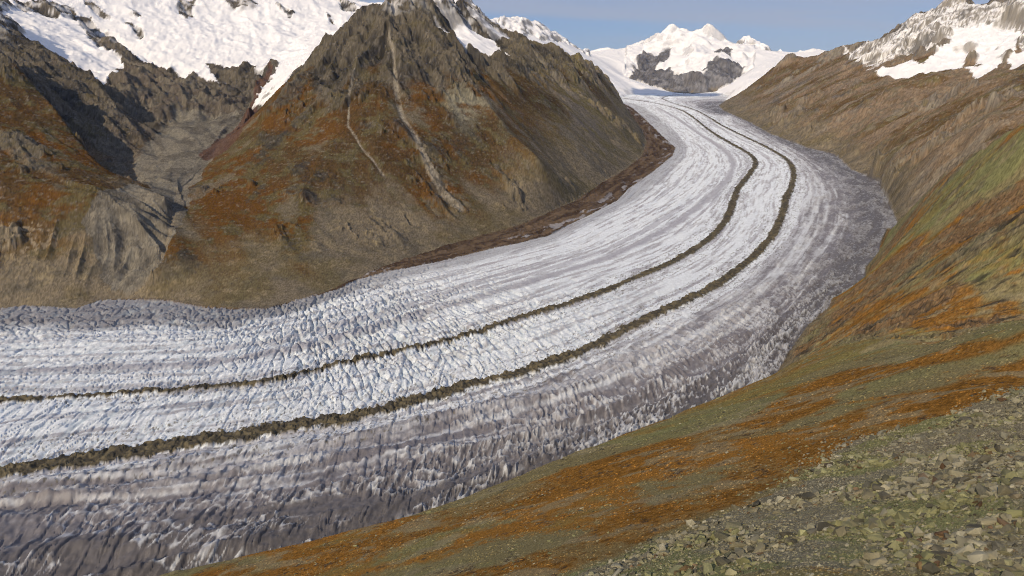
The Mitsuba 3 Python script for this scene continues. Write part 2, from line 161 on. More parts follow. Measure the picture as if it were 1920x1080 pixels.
def N(x, y, seed=0):
    """smooth noise from 0 to 1 of two coordinates, one cell per unit"""
    x, y = np.asarray(x, np.float32), np.asarray(y, np.float32)
    shape = np.broadcast(x, y).shape
    a = 0.6 + 0.37 * seed
    ca, sa = math.cos(a), math.sin(a)
    if seed >= 0:
        X, Y = x * ca - y * sa + 13.7 * seed, x * sa + y * ca + 7.3 * seed
    else:
        X, Y = x + 13.7 * seed, y + 7.3 * seed
    c = np.stack([np.broadcast_to(X, shape).ravel(), np.broadcast_to(Y, shape).ravel()]) * SUB
    c %= LAT * SUB
    tile, out = TILES[seed % 5], np.empty(c.shape[1], np.float32)
    cuts = np.linspace(0, c.shape[1], 9).astype(int)

    def run(k):
        s = slice(cuts[k], cuts[k + 1])
        ndimage.map_coordinates(tile, c[:, s], out[s], order=1, mode='grid-wrap')

    list(POOL.map(run, range(8)))
    return out.reshape(shape)


def fbm(x, y, wave, octaves, seed=0, gain=0.5, cell=None):
    """noise of several octaves from a wavelength in metres; octaves finer than the mesh are left at their mean"""
    tot, amp, norm = 0, 1.0, 0
    for o in range(octaves):
        n = N(x / wave, y / wave, seed + o) - 0.5
        if cell is not None:
            n = n * np.clip(wave / (1.3 * cell) - 0.4, 0, 1)
        tot, norm, amp, wave = tot + amp * n, norm + amp, amp * gain, wave * 0.49
    return 0.5 + tot / norm


def ss(a, b, x):
    t = np.clip((x - a) / (b - a), 0, 1)
    return t * t * (3 - 2 * t)


def dense(name, step=0.0025):
    """a curve of the survey with points close together (spacing in proportion to the distance)"""
    p, out = np.array(CURVES[name], float), []
    for a, b in zip(p[:-1], p[1:]):
        n = max(2, int(np.linalg.norm(b - a) / (step * np.hypot(*((a + b) / 2)[:2]))) + 1)
        out.append(a + (b - a) * np.linspace(0, 1, n, endpoint=False)[:, None])
    return np.vstack(out + [p[-1:]])


def rounded(name, passes=3):
    """corner-cut version of a curve"""
    p = np.array(CURVES[name], float)
    for _ in range(passes):
        p = np.vstack([p[:1], np.stack([p[:-1] * .75 + p[1:] * .25, p[:-1] * .25 + p[1:] * .75], 1).reshape(-1, 3), p[-1:]])
    return p


def inside(poly, x, y):
    """points in a polygon"""
    import shapely
    g = shapely.Polygon(np.asarray(poly)[:, :2]).buffer(0)
    shapely.prepare(g)
    return shapely.contains_xy(g, x, y)


# ---------------------------------------------------------------- the land: one height field on a polar grid (cells grow with the distance)
TH0, TH1, NT = math.radians(-40.5), math.radians(40.5), 1240
theta = np.linspace(TH0, TH1, NT)
steps = [(28, 60, .02), (60, 400, .0042), (400, 900, .0040), (900, 2800, .0026), (2800, 8500, .0021), (8500, 21500, .0025)]
lr = [math.log(28.0)]
for a, b, st in steps:
    st *= 1.0
    n = int(round(math.log(b / a) / st))
    lr += list(np.linspace(math.log(a), math.log(b), n + 1)[1:])
lr = np.array(lr)
rad = np.exp(lr)
NR = len(rad)
R, TH = rad[:, None].astype(np.float32), theta[None, :].astype(np.float32)
X, Y = R * np.sin(TH), R * np.cos(TH)
CELL = np.broadcast_to(R * (theta[1] - theta[0]), X.shape)
PLANE = -600 + .035 * Y

# coarse grid on which the survey is joined up by a stretched membrane
ti = np.linspace(0, NT - 1, 420)
ri = np.linspace(0, NR - 1, 860)
th_c, lr_c = np.interp(ti, np.arange(NT), theta), np.interp(ri, np.arange(NR), lr)
nr, nt = len(lr_c), len(th_c)
Xc, Yc = np.exp(lr_c)[:, None] * np.sin(th_c), np.exp(lr_c)[:, None] * np.cos(th_c)


def system(lr_, th_, points, values, weight, base_w, base_v):
    nr_, nt_ = len(lr_), len(th_)
    ix, n = np.arange(nr_ * nt_).reshape(nr_, nt_), nr_ * nt_
    dl, dt = np.diff(lr_), th_[1] - th_[0]
    wl = (dt / dl)[:, None] * np.ones((1, nt_))
    wt = np.gradient(lr_)[:, None] / dt * np.ones((1, nt_ - 1))
    i = np.concatenate([ix[:-1].ravel(), ix[:, :-1].ravel()])
    j = np.concatenate([ix[1:].ravel(), ix[:, 1:].ravel()])
    w = np.concatenate([wl.ravel(), wt.ravel()])
    A = sparse.coo_matrix((np.concatenate([w, w, -w, -w]), (np.concatenate([i, j, i, j]), np.concatenate([i, j, j, i]))), (n, n)).tocsr()
    a = np.interp(np.log(np.hypot(points[:, 0], points[:, 1])), lr_, np.arange(nr_))
    b = (np.arctan2(points[:, 0], points[:, 1]) - th_[0]) / dt
    ok = (a > 0) & (a < nr_ - 1.001) & (b > 0) & (b < nt_ - 1.001)
    a, b, v = a[ok], b[ok], values[ok]
    a0, b0 = a.astype(int), b.astype(int)
    fa, fb = a - a0, b - b0
    cols = np.stack([ix[a0, b0], ix[a0 + 1, b0], ix[a0, b0 + 1], ix[a0 + 1, b0 + 1]], 1)
    wts = np.stack([(1 - fa) * (1 - fb), fa * (1 - fb), (1 - fa) * fb, fa * fb], 1)
    B = sparse.csr_matrix((wts.ravel(), cols.ravel(), np.arange(len(a) + 1) * 4), (len(a), n))
    A, rhs = A + weight * (B.T @ B), weight * (B.T @ v)
    if base_w is not None:
        A, rhs = A + sparse.diags(base_w.ravel()), rhs + (base_w * base_v).ravel()
    return A, rhs


def membrane(points, values, weight=200.0, base_w=None, base_v=None):
    """coarse solve, then polishing on the finer grid"""
    k = 3
    A, rhs = system(lr_c[::k], th_c[::k], points, values, weight, None if base_w is None else base_w[::k, ::k], None if base_w is None else base_v[::k, ::k])
    c = spsolve(A.tocsc(), rhs, permc_spec='MMD_AT_PLUS_A').reshape(len(lr_c[::k]), -1)
    g = np.meshgrid(np.arange(nr) / k, np.arange(nt) / k, indexing='ij')
    x0 = ndimage.map_coordinates(c, g, order=1, mode='nearest').ravel()
    A, rhs = system(lr_c, th_c, points, values, weight, base_w, base_v)
    D = sparse.diags(1 / A.diagonal())
    x, _ = cg(A, rhs, x0=x0, maxiter=160, M=D, rtol=1e-7)
    return x.reshape(nr, nt)


def finer(c, order=1):
    t, r = np.interp(np.arange(NT), ti, np.arange(nt)), np.interp(np.arange(NR), ri, np.arange(nr))
    out = np.empty((NR, NT), np.float32)
    cuts = np.linspace(0, NR, 9).astype(int)

    def run(k):
        s = slice(cuts[k], cuts[k + 1])
        out[s] = ndimage.map_coordinates(c, np.meshgrid(r[s], t, indexing='ij'), order=order, mode='nearest')
    list(POOL.map(run, range(8)))
    return out


def world(poly_names):
    return np.vstack([np.array(CURVES[n], float)[::k, :2] for n, k in poly_names])


ICE = world([('ice_left', 1), ('head', 1), ('ice_right', 1)])
BASIN = world([('rock_left', 1), ('head', 1), ('ice_right', 1)])
FLAT = ('ice_left', 'rock_left', 'ice_right', 'moraine_inner', 'moraine_outer', 'stripe_gray', 'dirt_right', 'dirt_left', 'head')
pts = np.vstack([dense(n) for n in CURVES if n not in FLAT and not n.startswith('area_')] + [dense('rock_left'), dense('ice_right')])
in_basin_c = inside(BASIN, Xc, Yc)
wbase = np.where(in_basin_c, 30.0, 0.0)
wbase[-1] = 30.0
zc = membrane(pts, pts[:, 2], 200.0, wbase, np.where(in_basin_c, -600 + .035 * Yc, -300.0))
zc = np.maximum(zc, np.where(np.exp(lr_c)[:, None] < 14000, -600 + .035 * Yc - 2, -1e9) + 0 * zc)
# the near slope is one smooth sheet
rf = np.array(CURVES['fore_crest'], float)
rf = np.interp(th_c, np.arctan2(rf[:, 0], rf[:, 1])[::-1], np.hypot(rf[:, 0], rf[:, 1])[::-1])[None, :]
sheet = (np.exp(lr_c)[:, None] < np.minimum(.85 * rf, 470)) & (zc > -585 + .035 * Yc + 20)
k_sheet = ndimage.gaussian_filter(sheet.astype(float), 8)
zc = zc * (1 - k_sheet) + ndimage.gaussian_filter(zc, 12) * k_sheet
side = (np.exp(lr_c)[:, None] < 6500) & (np.exp(lr_c)[:, None] > 1400) & (th_c[None, :] > math.radians(17)) & ~in_basin_c
k_side = ndimage.gaussian_filter((side & (zc > -590 + .035 * Yc)).astype(float), 3)
zc = zc * (1 - k_side) + ndimage.gaussian_filter(zc, 4) * k_side
Z0 = finer(zc, 1)

# across-the-flow coordinate of the glacier: 0 at its left edge, 1 at its right edge
ACROSS = {'ice_left': 0.0, 'dirt_left': .10, 'stripe_gray': .36, 'moraine_inner': .47, 'moraine_outer': .62, 'dirt_right': .80, 'ice_right': 1.0}
pu = [dense(n) for n in ACROSS]
uc = membrane(np.vstack(pu), np.concatenate([np.full(len(p), v) for p, v in zip(pu, ACROSS.values())]), 50.0)
uc = ndimage.gaussian_filter(uc, 1.5)
U = finer(uc, 1)
# ---------------------------------------------------------------- which cell belongs to what
def along(name, axis=0):
    """distance of a crest from the camera's foot as a function of the bearing"""
    p = rounded(name, 1)
    t, r = np.arctan2(p[:, 0], p[:, 1]), np.hypot(p[:, 0], p[:, 1])
    o = np.argsort(t)
    return np.interp(theta, t[o], r[o])[None, :], t.min(), t.max()



HA = Z0 - PLANE
IN_ICE, IN_BASIN = inside(ICE, X, Y), inside(BASIN, X, Y)
r_fore, _, _ = along('fore_crest')
r_hill, _, _ = along('hill_two_crest')
r_spur, _, _ = along('spur_crest')
r_two, _, _ = along('ridge_two')
r_three, _, _ = along('ridge_three')
va = np.array(CURVES['valley'], float)
t_val = np.interp(lr, np.log(np.hypot(va[:, 0], va[:, 1])), np.arctan2(va[:, 0], va[:, 1]))[:, None]
GLACIER, LATERAL, INNER, OUTER, FORE, HILL, RIGHT, PYRAMID, SPUR, RIDGE, BACK, CENTRE, FARSNOW, NEVE, FARPEAK = range(15)
LAB = np.full(X.shape, BACK, np.int8)
AZ = np.broadcast_to(TH, X.shape)
RR = np.broadcast_to(R, X.shape)
right = AZ > math.radians(12.5)
LAB[(RR < r_two + 150) & ~right] = RIDGE
LAB[(RR < r_spur + 60) & ~right] = SPUR
pyr = (AZ > t_val) & (AZ < math.radians(12.2))
sh = np.vstack([np.array(CURVES['pyramid_left_rib'], float), np.array(CURVES['shoulder'], float)])
sh_t, sh_r = np.arctan2(sh[:, 0], sh[:, 1]), np.hypot(sh[:, 0], sh[:, 1])
o = np.argsort(sh_t)
r_sky = np.interp(theta, sh_t[o], sh_r[o])[None, :] + 500
LAB[pyr & (RR < r_sky)] = PYRAMID
LAB[(AZ > math.radians(3.5)) & (AZ < math.radians(10.5)) & (RR > 6900) & (RR < 9700)] = PYRAMID
far = (AZ > math.radians(-5.0)) & (RR > r_sky) & (LAB != PYRAMID)
LAB[far] = NEVE
rs = np.array(CURVES['snow_ridge'], float)
rs_t, rs_r = np.arctan2(rs[:, 0], rs[:, 1]), np.hypot(rs[:, 0], rs[:, 1])
r_sr = np.interp(theta, rs_t, rs_r)[None, :]
LAB[far & (RR > r_sr - 900) & (AZ < rs_t.max())] = FARSNOW
tb = np.array(CURVES['trug_base'], float)
tb_t, tb_r = np.arctan2(tb[:, 0], tb[:, 1]), np.hypot(tb[:, 0], tb[:, 1])
r_tb = np.interp(theta, tb_t[:-1], tb_r[:-1])[None, :]
LAB[(AZ > tb_t.min()) & (AZ < tb_t.max() + .012) & (RR > r_tb) & (RR < 17500)] = CENTRE
LAB[(AZ > tb_t.max() - .012) & (RR > 17500)] = FARPEAK
sk = np.array(CURVES['right_skyline'], float)
sk_t, sk_r = np.arctan2(sk[:, 0], sk[:, 1]), np.hypot(sk[:, 0], sk[:, 1])
r_rs = np.interp(theta, sk_t, sk_r)[None, :]
rm = right & (RR < r_rs + 500) & (AZ > math.radians(14.5))
LAB[rm] = RIGHT
LAB[right & (AZ > math.radians(15)) & (RR < r_hill) & (HA > -5) & (RR < 2700)] = HILL
LAB[(RR < r_fore + 40) & (RR < 1500) & ~IN_BASIN] = FORE
LAB[IN_BASIN] = LATERAL
LAB[IN_ICE] = GLACIER

# ---------------------------------------------------------------- slopes and lines of fall
def slope_of(Z, s=0):
    z = ndimage.gaussian_filter(Z, s) if s else Z
    gr = np.gradient(z, axis=0) / (np.gradient(rad)[:, None])
    gt = np.gradient(z, axis=1) / (R * (theta[1] - theta[0]))
    return gr, gt


def falls(wave, seed, rmax, n=9):
    """noise drawn out along the lines of fall: gullies, ribs and trails of debris; mean 0, spread 1"""
    rows = int(np.searchsorted(rad, rmax))
    z = ndimage.gaussian_filter(Z0, 5)[:rows:2, ::2]
    r2 = rad[:rows:2]
    dr, dth = np.gradient(r2)[:, None], 2 * (theta[1] - theta[0])
    gr, gt = np.gradient(z, axis=0) / dr, np.gradient(z, axis=1) / (r2[:, None] * dth)
    g = np.hypot(gr, gt) + 1e-4
    vi, vj = (-gr / g / dr).astype(np.float32), (-gt / g / (r2[:, None] * dth)).astype(np.float32)
    xs, ys = X[:rows:2, ::2], Y[:rows:2, ::2]
    base = np.meshgrid(np.arange(z.shape[0], dtype=np.float32), np.arange(z.shape[1], dtype=np.float32), indexing='ij')
    tot, wsum = N(xs / wave, ys / wave, seed), 1.0

    def go(sign):
        i, j = base[0].copy(), base[1].copy()
        t, ws = 0, 0
        for k in range(n):
            a = ndimage.map_coordinates(vi, [i, j], order=1, mode='nearest')
            b = ndimage.map_coordinates(vj, [i, j], order=1, mode='nearest')
            i += sign * a * wave * .38
            j += sign * b * wave * .38
            i, j = np.clip(i, 0, z.shape[0] - 1), np.clip(j, 0, z.shape[1] - 1)
            x = ndimage.map_coordinates(xs, [i, j], order=1, mode='nearest')
            y = ndimage.map_coordinates(ys, [i, j], order=1, mode='nearest')
            w = 1 - k / (n + 1)
            t = t + w * N(x / wave, y / wave, seed)
            ws += w
        return t, ws
    for sign in (1, -1):
        t, ws = go(sign)
        tot, wsum = tot + t, wsum + ws
    f = tot / wsum
    f = (f - f.mean()) / f.std()
    out = np.zeros(X.shape, np.float32)
    up = ndimage.zoom(f, (rows / f.shape[0], NT / f.shape[1]), order=1)
    out[:rows] = np.clip(up[:rows, :NT], -2.5, 2.5)
    return out


F1 = falls(240.0, 0, 21000)
F2 = falls(80.0, 1, 21000)
F3 = falls(27.0, 2, 6000)
F4 = falls(8.0, 3, 1700)
gr, gt = slope_of(Z0, 3)
STEEP = np.hypot(gr, gt)
land = ~IN_BASIN
off = np.clip(HA / 70, 0, 1) * land          # no relief where the land meets the ice
near = np.isin(LAB, (FORE, HILL))

B1 = fbm(X, Y, 900, 5, 3, .55, CELL)
B2 = fbm(X, Y, 140, 7, 8, .58, CELL)
B3 = fbm(X, Y, 24, 5, 12, .6, CELL)
B4 = fbm(X, Y, 5, 4, 15, .6, CELL)
RG = np.zeros(X.shape, np.float32)          # sharp broken edges
for k, (w, a) in enumerate(((130, 9), (62, 6.5), (30, 5.0), (14, 3.2))):
    q = N(X / w, Y / (w * .8), 30 + k) - .5
    RG += a * (1 - np.abs(q) * 4) * np.clip(w / (1.6 * CELL) - .5, 0, 1)
CR = 1 - np.abs(2 * fbm(X, Y, 300, 6, 21, .55, CELL) - 1) * 2.2   # crests

def area(name, wander=10.0, wave=60.0):
    """1 inside one of the surveyed outlines, whose edge wanders with the ground"""
    poly = np.array(AREAS['area_' + name])
    out = np.zeros(X.shape, np.float32)
    r, t = np.hypot(poly[:, 0], poly[:, 1]), np.arctan2(poly[:, 0], poly[:, 1])
    i0, i1 = np.searchsorted(rad, [r.min() * .97, r.max() * 1.03])
    j0, j1 = np.searchsorted(theta, [t.min() - .01, t.max() + .01])
    x, y = X[i0:i1, j0:j1], Y[i0:i1, j0:j1]
    dx = (N(x / wave, y / wave, 0) - .5) * 2 * wander + (N(x / wave * 3.1, y / wave * 3.1, 1) - .5) * wander
    dy = (N(x / wave, y / wave, 2) - .5) * 2 * wander + (N(x / wave * 3.1, y / wave * 3.1, 3) - .5) * wander
    out[i0:i1, j0:j1] = inside(poly, x + dx, y + dy)
    return out


def line_distance(name, reach):
    """distance to one of the surveyed lines, and the share of its length gone by"""
    p = np.array(AREAS['line_' + name])
    q = np.vstack([a + (b - a) * np.linspace(0, 1, 40, endpoint=False)[:, None] for a, b in zip(p[:-1], p[1:])])
    out, far = np.full(X.shape, 1e4, np.float32), np.zeros(X.shape, np.float32)
    r, t = np.hypot(p[:, 0], p[:, 1]), np.arctan2(p[:, 0], p[:, 1])
    i0, i1 = np.searchsorted(rad, [r.min() - reach, r.max() + reach])
    j0, j1 = np.searchsorted(theta, [t.min() - reach / r.min(), t.max() + reach / r.min()])
    dd, k = cKDTree(q).query(np.stack([X[i0:i1, j0:j1].ravel(), Y[i0:i1, j0:j1].ravel()], 1), workers=-1)
    out[i0:i1, j0:j1], far[i0:i1, j0:j1] = dd.reshape(i1 - i0, -1), (k / len(q)).reshape(i1 - i0, -1)
    return out, far


# snow: where it lies
isles = np.zeros(X.shape, np.float32)
for n in 'abcdefghi':
    isles = np.maximum(isles, area('isle_' + n, 14, 90))
SNOWY = np.maximum(area('snow_a', 18, 90), area('snow_b', 18, 90))
SNOWY = np.maximum(SNOWY, (LAB == BACK) & (Z0 > 420))
SNOWY = SNOWY * (1 - isles)
SNOWY = np.where(LAB == PYRAMID, np.maximum.reduce([area('snow_c', 10, 60), area('snow_d', 10, 60), area('snow_e', 8, 50)]), SNOWY)
SNOWY = np.where(LAB == RIGHT, np.maximum(area('snow_right', 26, 120), area('snow_right_b', 20, 100)) * (1 - area('isle_right', 20, 80)), SNOWY)
crk = ndimage.gaussian_filter(np.maximum(area('trug_rock', 60, 300), area('trug_rib', 40, 300)), 4)
CROCK = ss(.22, .42, crk + .20 * F2 + .10 * F1 + .5 * (B1 - .5) - .12 * (B2 - .5)) * (LAB == CENTRE) * (crk > .02)
SNOWY = np.where(np.isin(LAB, (NEVE, FARSNOW, FARPEAK)), 1.0, np.where(LAB == CENTRE, 1 - CROCK, SNOWY)).astype(np.float32)
DUST = area('dust_right', 30, 120) * (LAB == RIGHT)
SCREE = area('scree', 5, 14) * (LAB == FORE)
SOFT = 1 - .8 * ndimage.gaussian_filter(SNOWY, 2)         # a snow cover fills the small relief

# how rocky the ground is: high on the peaks, on steep walls, in scattered outcrops
rock = {PYRAMID: ss(-90, 80, Z0 + 200 * (B1 - .5) + 45 * F2), RIGHT: ss(120, 300, Z0 + 260 * (B1 - .5) + 60 * F2), SPUR: ss(-60, 120, Z0 + 200 * (B1 - .5) + 30 * F2),
        RIDGE: ss(-380, -160, Z0 + 200 * (B1 - .5) + 30 * F2), BACK: ss(-420, -100, Z0 + 100 * (B1 - .5)), CENTRE: 1.0, FARSNOW: 1.0, NEVE: 0.2, FARPEAK: 1.0, FORE: 0.0, HILL: 0.0}
ROCK = np.zeros(X.shape, np.float32)
for k, v in rock.items():
    ROCK = np.where(LAB == k, v, ROCK)
OUT = ss(.56, .66, B2 + .05 * F3) * ss(.45, .62, fbm(X, Y, 420, 3, 31)) * land * np.where(LAB == PYRAMID, .55 + .6 * ss(-250, 200, X), 1)
ROCK = np.clip(ROCK + .8 * OUT * ~near, 0, 1).astype(np.float32)

relief = np.zeros(X.shape, np.float32)
wide = np.isin(LAB, (CENTRE, FARSNOW, FARPEAK, NEVE))
scale = np.where(LAB == NEVE, .08, np.where(wide, .8, 1.0)) * np.where(np.isin(LAB, (SPUR, RIDGE)), .75, 1.0) * ~near
calm = 1 - .9 * ndimage.gaussian_filter(area('calm', 5, 60), 8)
scale = scale * calm
F1c = np.clip(F1, -1.2, 2)
relief += scale * SOFT * off * (F1c * 13 + F2 * 5 * (.3 + ROCK) + np.where(RR < 6000, F3 * 1.5 * (.3 + ROCK), 0))
FLOOR = ndimage.gaussian_filter(area('gravel_floor', 14, 70), 5)
scale = scale * (1 - .8 * FLOOR)
relief += scale * SOFT * off * RG * (ROCK * np.where(LAB == PYRAMID, .75, 1.1) + .12 + .35 * (LAB == SPUR))
relief += ((LAB == RIGHT) & (RR < 7500)) * calm * off * (F1c * 12 + (CR - .5) * 30 + (B2 - .5) * 26 + OUT * RG * 1.2)
rugged = np.where(LAB == PYRAMID, 1.35, np.where((LAB == RIGHT) & (RR > 6000), 1.5, 1.0))
relief += scale * rugged * SOFT * off * ROCK * ((CR - .5) * 46 + (np.abs(F2) - .8) * -20 * np.where((LAB == RIGHT) & (RR > 6000), .15, 1) + (B2 - .5) * 40 + np.where(RR < 6000, (np.abs(F3) - .8) * -8, 0))
relief += scale * SOFT * off * ((B2 - .5) * 12 + (B3 - .5) * 3.0)
CR2 = 1 - np.abs(2 * fbm(X, Y, 900, 5, 61, .55, CELL) - 1) * 2.2
relief += np.where(np.isin(LAB, (CENTRE, FARPEAK)), off * (CR2 - .5) * 130, 0) + np.where(LAB == BACK, SNOWY * off * (RG * .22 + (CR - .5) * 12), 0)
relief += np.where(wide, off * (np.abs(F1) - .8) * -26, 0) + np.where(LAB == CENTRE, off * CROCK * (B2 - .5) * 90, 0)
relief += np.where(LAB == FARSNOW, off * ((CR - .5) * 60 - (np.abs(F2) - .8) * 30 + (B1 - .5) * 60), 0) + np.where(LAB == FARPEAK, (B2 - .5) * 160 - (np.abs(F2) - .8) * 20, 0)
hz = np.clip(HA / 12, 0, 1) * near
relief += hz * np.clip((RR - 250) / 500, 0, 1) * (F3 * .8 + (B2 - .5) * 7 + F4 * .2 + (B3 - .5) * 1.6)
relief += hz * ((N(X / 9, Y / 9, 2) - .5) * .30 + (N(X / 3.1, Y / 3.1, 3) - .5) * .10) * np.clip(RR / 300, .25, 1)
ridged = np.clip(1 - np.abs(2 * B3 - 1) * 3, 0, 1)
HOUT = ss(.40, .55, B2 + .05 * F3) * (LAB == HILL)
relief += hz * (LAB == HILL) * ((.2 + HOUT) * (5.0 * ridged - np.abs(F4) * 2.2 + 3.0 * (B4 - .5)) - np.abs(F3) * 1.6)
# gullies cut by debris chutes, and the washed-out moraine wall
d_ca, k_ca = line_distance('chute_a', 60)
d_cb, k_cb = line_distance('chute_b', 60)
d_stream, _ = line_distance('stream', 60)
GUL = ndimage.gaussian_filter(area('gullied', 12, 60), 3)
relief += -15 * np.exp(-(d_ca / 15) ** 2) * (1 - .8 * k_ca) - 6 * np.exp(-(d_cb / 12) ** 2) - 7 * np.exp(-(d_stream / 9) ** 2) * off
relief += (LAB == SPUR) * (1 - ss(100, 240, HA)) * off * (-np.abs(F3) * 4.5 - np.abs(F2) * 3 + 4)
relief += GUL * off * (-np.abs(F3) * 5 - np.abs(F2) * 5 + 4)
Z = Z0 + relief

# ---------------------------------------------------------------- the glacier: flow lines, crevasses, ripples, moraine ridges
om = rounded('moraine_outer')[:, :2]
om = om[::2]
seg = np.r_[0, np.cumsum(np.linalg.norm(np.diff(om, axis=0), axis=1))]
sd = np.arange(0, seg[-1], 6.0)
od = np.stack([np.interp(sd, seg, om[:, 0]), np.interp(sd, seg, om[:, 1])], 1)
gi = np.nonzero(IN_BASIN)
gx, gy = X[gi], Y[gi]
q = np.stack([gx, gy], 1)
_, near_i = cKDTree(od).query(q, workers=-1)
tan = np.gradient(ndimage.gaussian_filter1d(od, 25, axis=0), axis=0)
tan /= np.linalg.norm(tan, axis=1, keepdims=True)
rel = q - od[near_i]
S = sd[near_i] + (rel * tan[near_i]).sum(1)
V = U[gi] * 1350.0                     # metres across
u = U[gi]


def dist(name):
    p = rounded(name)
    t, _ = cKDTree(np.vstack([a + (b - a) * np.linspace(0, 1, max(2, int(np.hypot(*(b - a)[:2]) / 5)))[:, None] for a, b in zip(p[:-1], p[1:])])[:, :2]).query(q, workers=-1)
    return t


d_in, d_out, d_st = dist('moraine_inner'), dist('moraine_outer'), dist('stripe_gray')
d_ice = dist('ice_left')
jag = (N(S / 45, V / 30, 2) - .5) * 12 + (N(S / 14, V / 12, 3) - .5) * 9 + (N(gx / 5, gy / 5, 1) - .5) * 6
Yg = gy
low = 1 - ss(1500, 2300, Yg)
w_in = np.interp(Yg, [1200, 1500, 2200, 4000, 9000], [10, 9, 10, 11, 9])
w_out = np.interp(Yg, [900, 1400, 2000, 3000, 4500, 9000], [22, 18, 14, 14, 14, 9])
w_in = w_in * np.where(Yg > 1450, 1.25, 1)
m_in = 1 - ss(w_in * .7, w_in * 1.2 + 3, d_in + .55 * jag)
m_out = 1 - ss(w_out * .7, w_out * 1.2 + 3, d_out + jag * (.45 + .55 * low))
sp = (.5 * N(gx / 5, gy / 5, 3) + .5 * N(gx / 2.2, gy / 2.2, 4) - .5) * .9
m_out, m_in = ss(.38, .62, m_out + sp * (m_out > .02)), ss(.38, .62, m_in + sp * (m_in > .02))
icy = IN_ICE[gi]

h = np.zeros(len(gx), np.float32)
cellg = CELL[gi]
# long swells and ripples along the flow
h += (N(S / 520, V / 62, 1) - .5) * 5 + (N(S / 230, V / 24, 2) - .5) * 3.2 + (N(S / 110, V / 11, 3) - .5) * 1.8
rgt = ss(.64, .72, u)                                  # right of the outer moraine
low = 1 - ss(1500, 2300, Yg)                           # the near, more broken part
h += rgt * low * ((1 - np.abs(2 * N(S / 300, V / 75, 4) - 1)) * 16 - 8)
# crevasses: narrow cuts across the flow, turned with the bend
def cuts(angle, ls, lw, seed, width):
    ca, sa = math.cos(angle), math.sin(angle)
    a, b = S * ca + V * sa, -S * sa + V * ca
    n = N(a / ls + (N(S / 60, V / 60, seed + 3) - .5) * .8, b / lw, seed)
    return np.clip(1 - np.abs(n - .5) / width, 0, 1), n


left_low = low * (1 - ss(.60, .64, u))
c1, n1 = cuts(.15, 13, 50, 1, .11)
c2, n2 = cuts(.75, 8, 60, 2, .12)
c3, n3 = cuts(.35, 6, 40, 3, .13)
broken = ss(.35, .6, N(S / 300, V / 200, 0)) * .6 + .4
icefall = np.exp(-((gx + 300) / 320) ** 2 - ((gy - 1720) / 330) ** 2)
h -= (10 * c1 * np.clip(icefall * 1.6, 0, 1) + 3.4 * c2 * left_low * broken + 2.2 * c3 * left_low)
h += left_low * ((n2 - .5) * 3.8 + (n3 - .5) * 2.8) * (.8 + icefall)
upper = 1 - low
h -= upper * (c1 * 1.2 + c3 * .8) * (1 - rgt)
# right side: blades of ice standing across the flow
bl = 1 - np.abs(2 * N((S + .5 * V) / 9 + (N(S / 30, V / 30, 1) - .5), V / 24, 2) - 1)
bl2 = 1 - np.abs(2 * N((S + .35 * V) / 5.5, V / 14, 3) - 1)
patch = ss(.36, .62, N(S / 90, V / 34, 4)) * .85 + .15
h += rgt * patch * (bl ** 3 * 5.0 + bl2 ** 3 * 3.0) * (.3 + .7 * ss(-450, -50, gx))
shard = ss(.86, .93, u) * ss(.62, .72, N(S / 40, V / 18, 3)) * low
shard = shard * ss(-250, 0, gx)
h += shard * (bl ** 2 * 6)
h += rgt * low * (1 - ss(-450, -50, gx)) * ((1 - np.abs(2 * N(S / 180, V / 40, 0) - 1)) * 9 + (N(S / 40, V / 14, 1) - .5) * 4)
h += rgt * ((N(S / 6, V / 7, 0) - .5) * 1.8)
h += rgt * ss(.60, .74, N((S + .45 * V) / 4.2 + (N(S / 30, V / 30, 1) - .5), V / 12, 0) + .3 * (patch - .6)) * 1.8 * ss(-250, 350, gx)
h += ss(.60, .66, u) * low * ((n3 - .5) * 4.6 + (n2 - .5) * 3 - 2.2 * c3)
# the left rim, crevassed where it turns into the side valley
lft = (1 - ss(.06, .3, u)) * low
c5, n5 = cuts(-.5, 13, 26, 4, .12)
h -= lft * c5 * 7
# rubble ridges
rub = (N(gx / 9, gy / 9, 1) - .5) * 3.0 + (N(gx / 4, gy / 4, 2) - .5) * 1.8
h += m_in * (3.5 + rub) + m_out * (3.2 + rub * 1.5)
lat = ~icy
h = np.where(lat, (N(S / 90, d_ice / 22, 3) - .5) * 9 + (N(S / 25, d_ice / 14, 2) - .5) * 5 + rub * 1.3, h)
edge = np.minimum(np.clip((u - 0) / .02, 0, 1), 1)
h += (N(gx / 6, gy / 6, 4) - .5) * .9
h = h * np.clip(1.25 - np.clip((cellg - 2.5) / 14, 0, .75), 0, 1)
Z[gi] = PLANE[gi] + h + np.maximum(Z0[gi] - PLANE[gi], -3) * 0.0
labg = LAB[gi]
labg = np.where(icy & (m_in > .5), INNER, np.where(icy & (m_out > .5), OUTER, labg))
LAB[gi] = labg

# ---------------------------------------------------------------- colours of the matter itself (linear)
def col(r, g, b):
    return np.array([r, g, b], np.float32)


def mixc(a, b, t):
    t = np.asarray(t, np.float32)[..., None]
    return a * (1 - t) + b * t


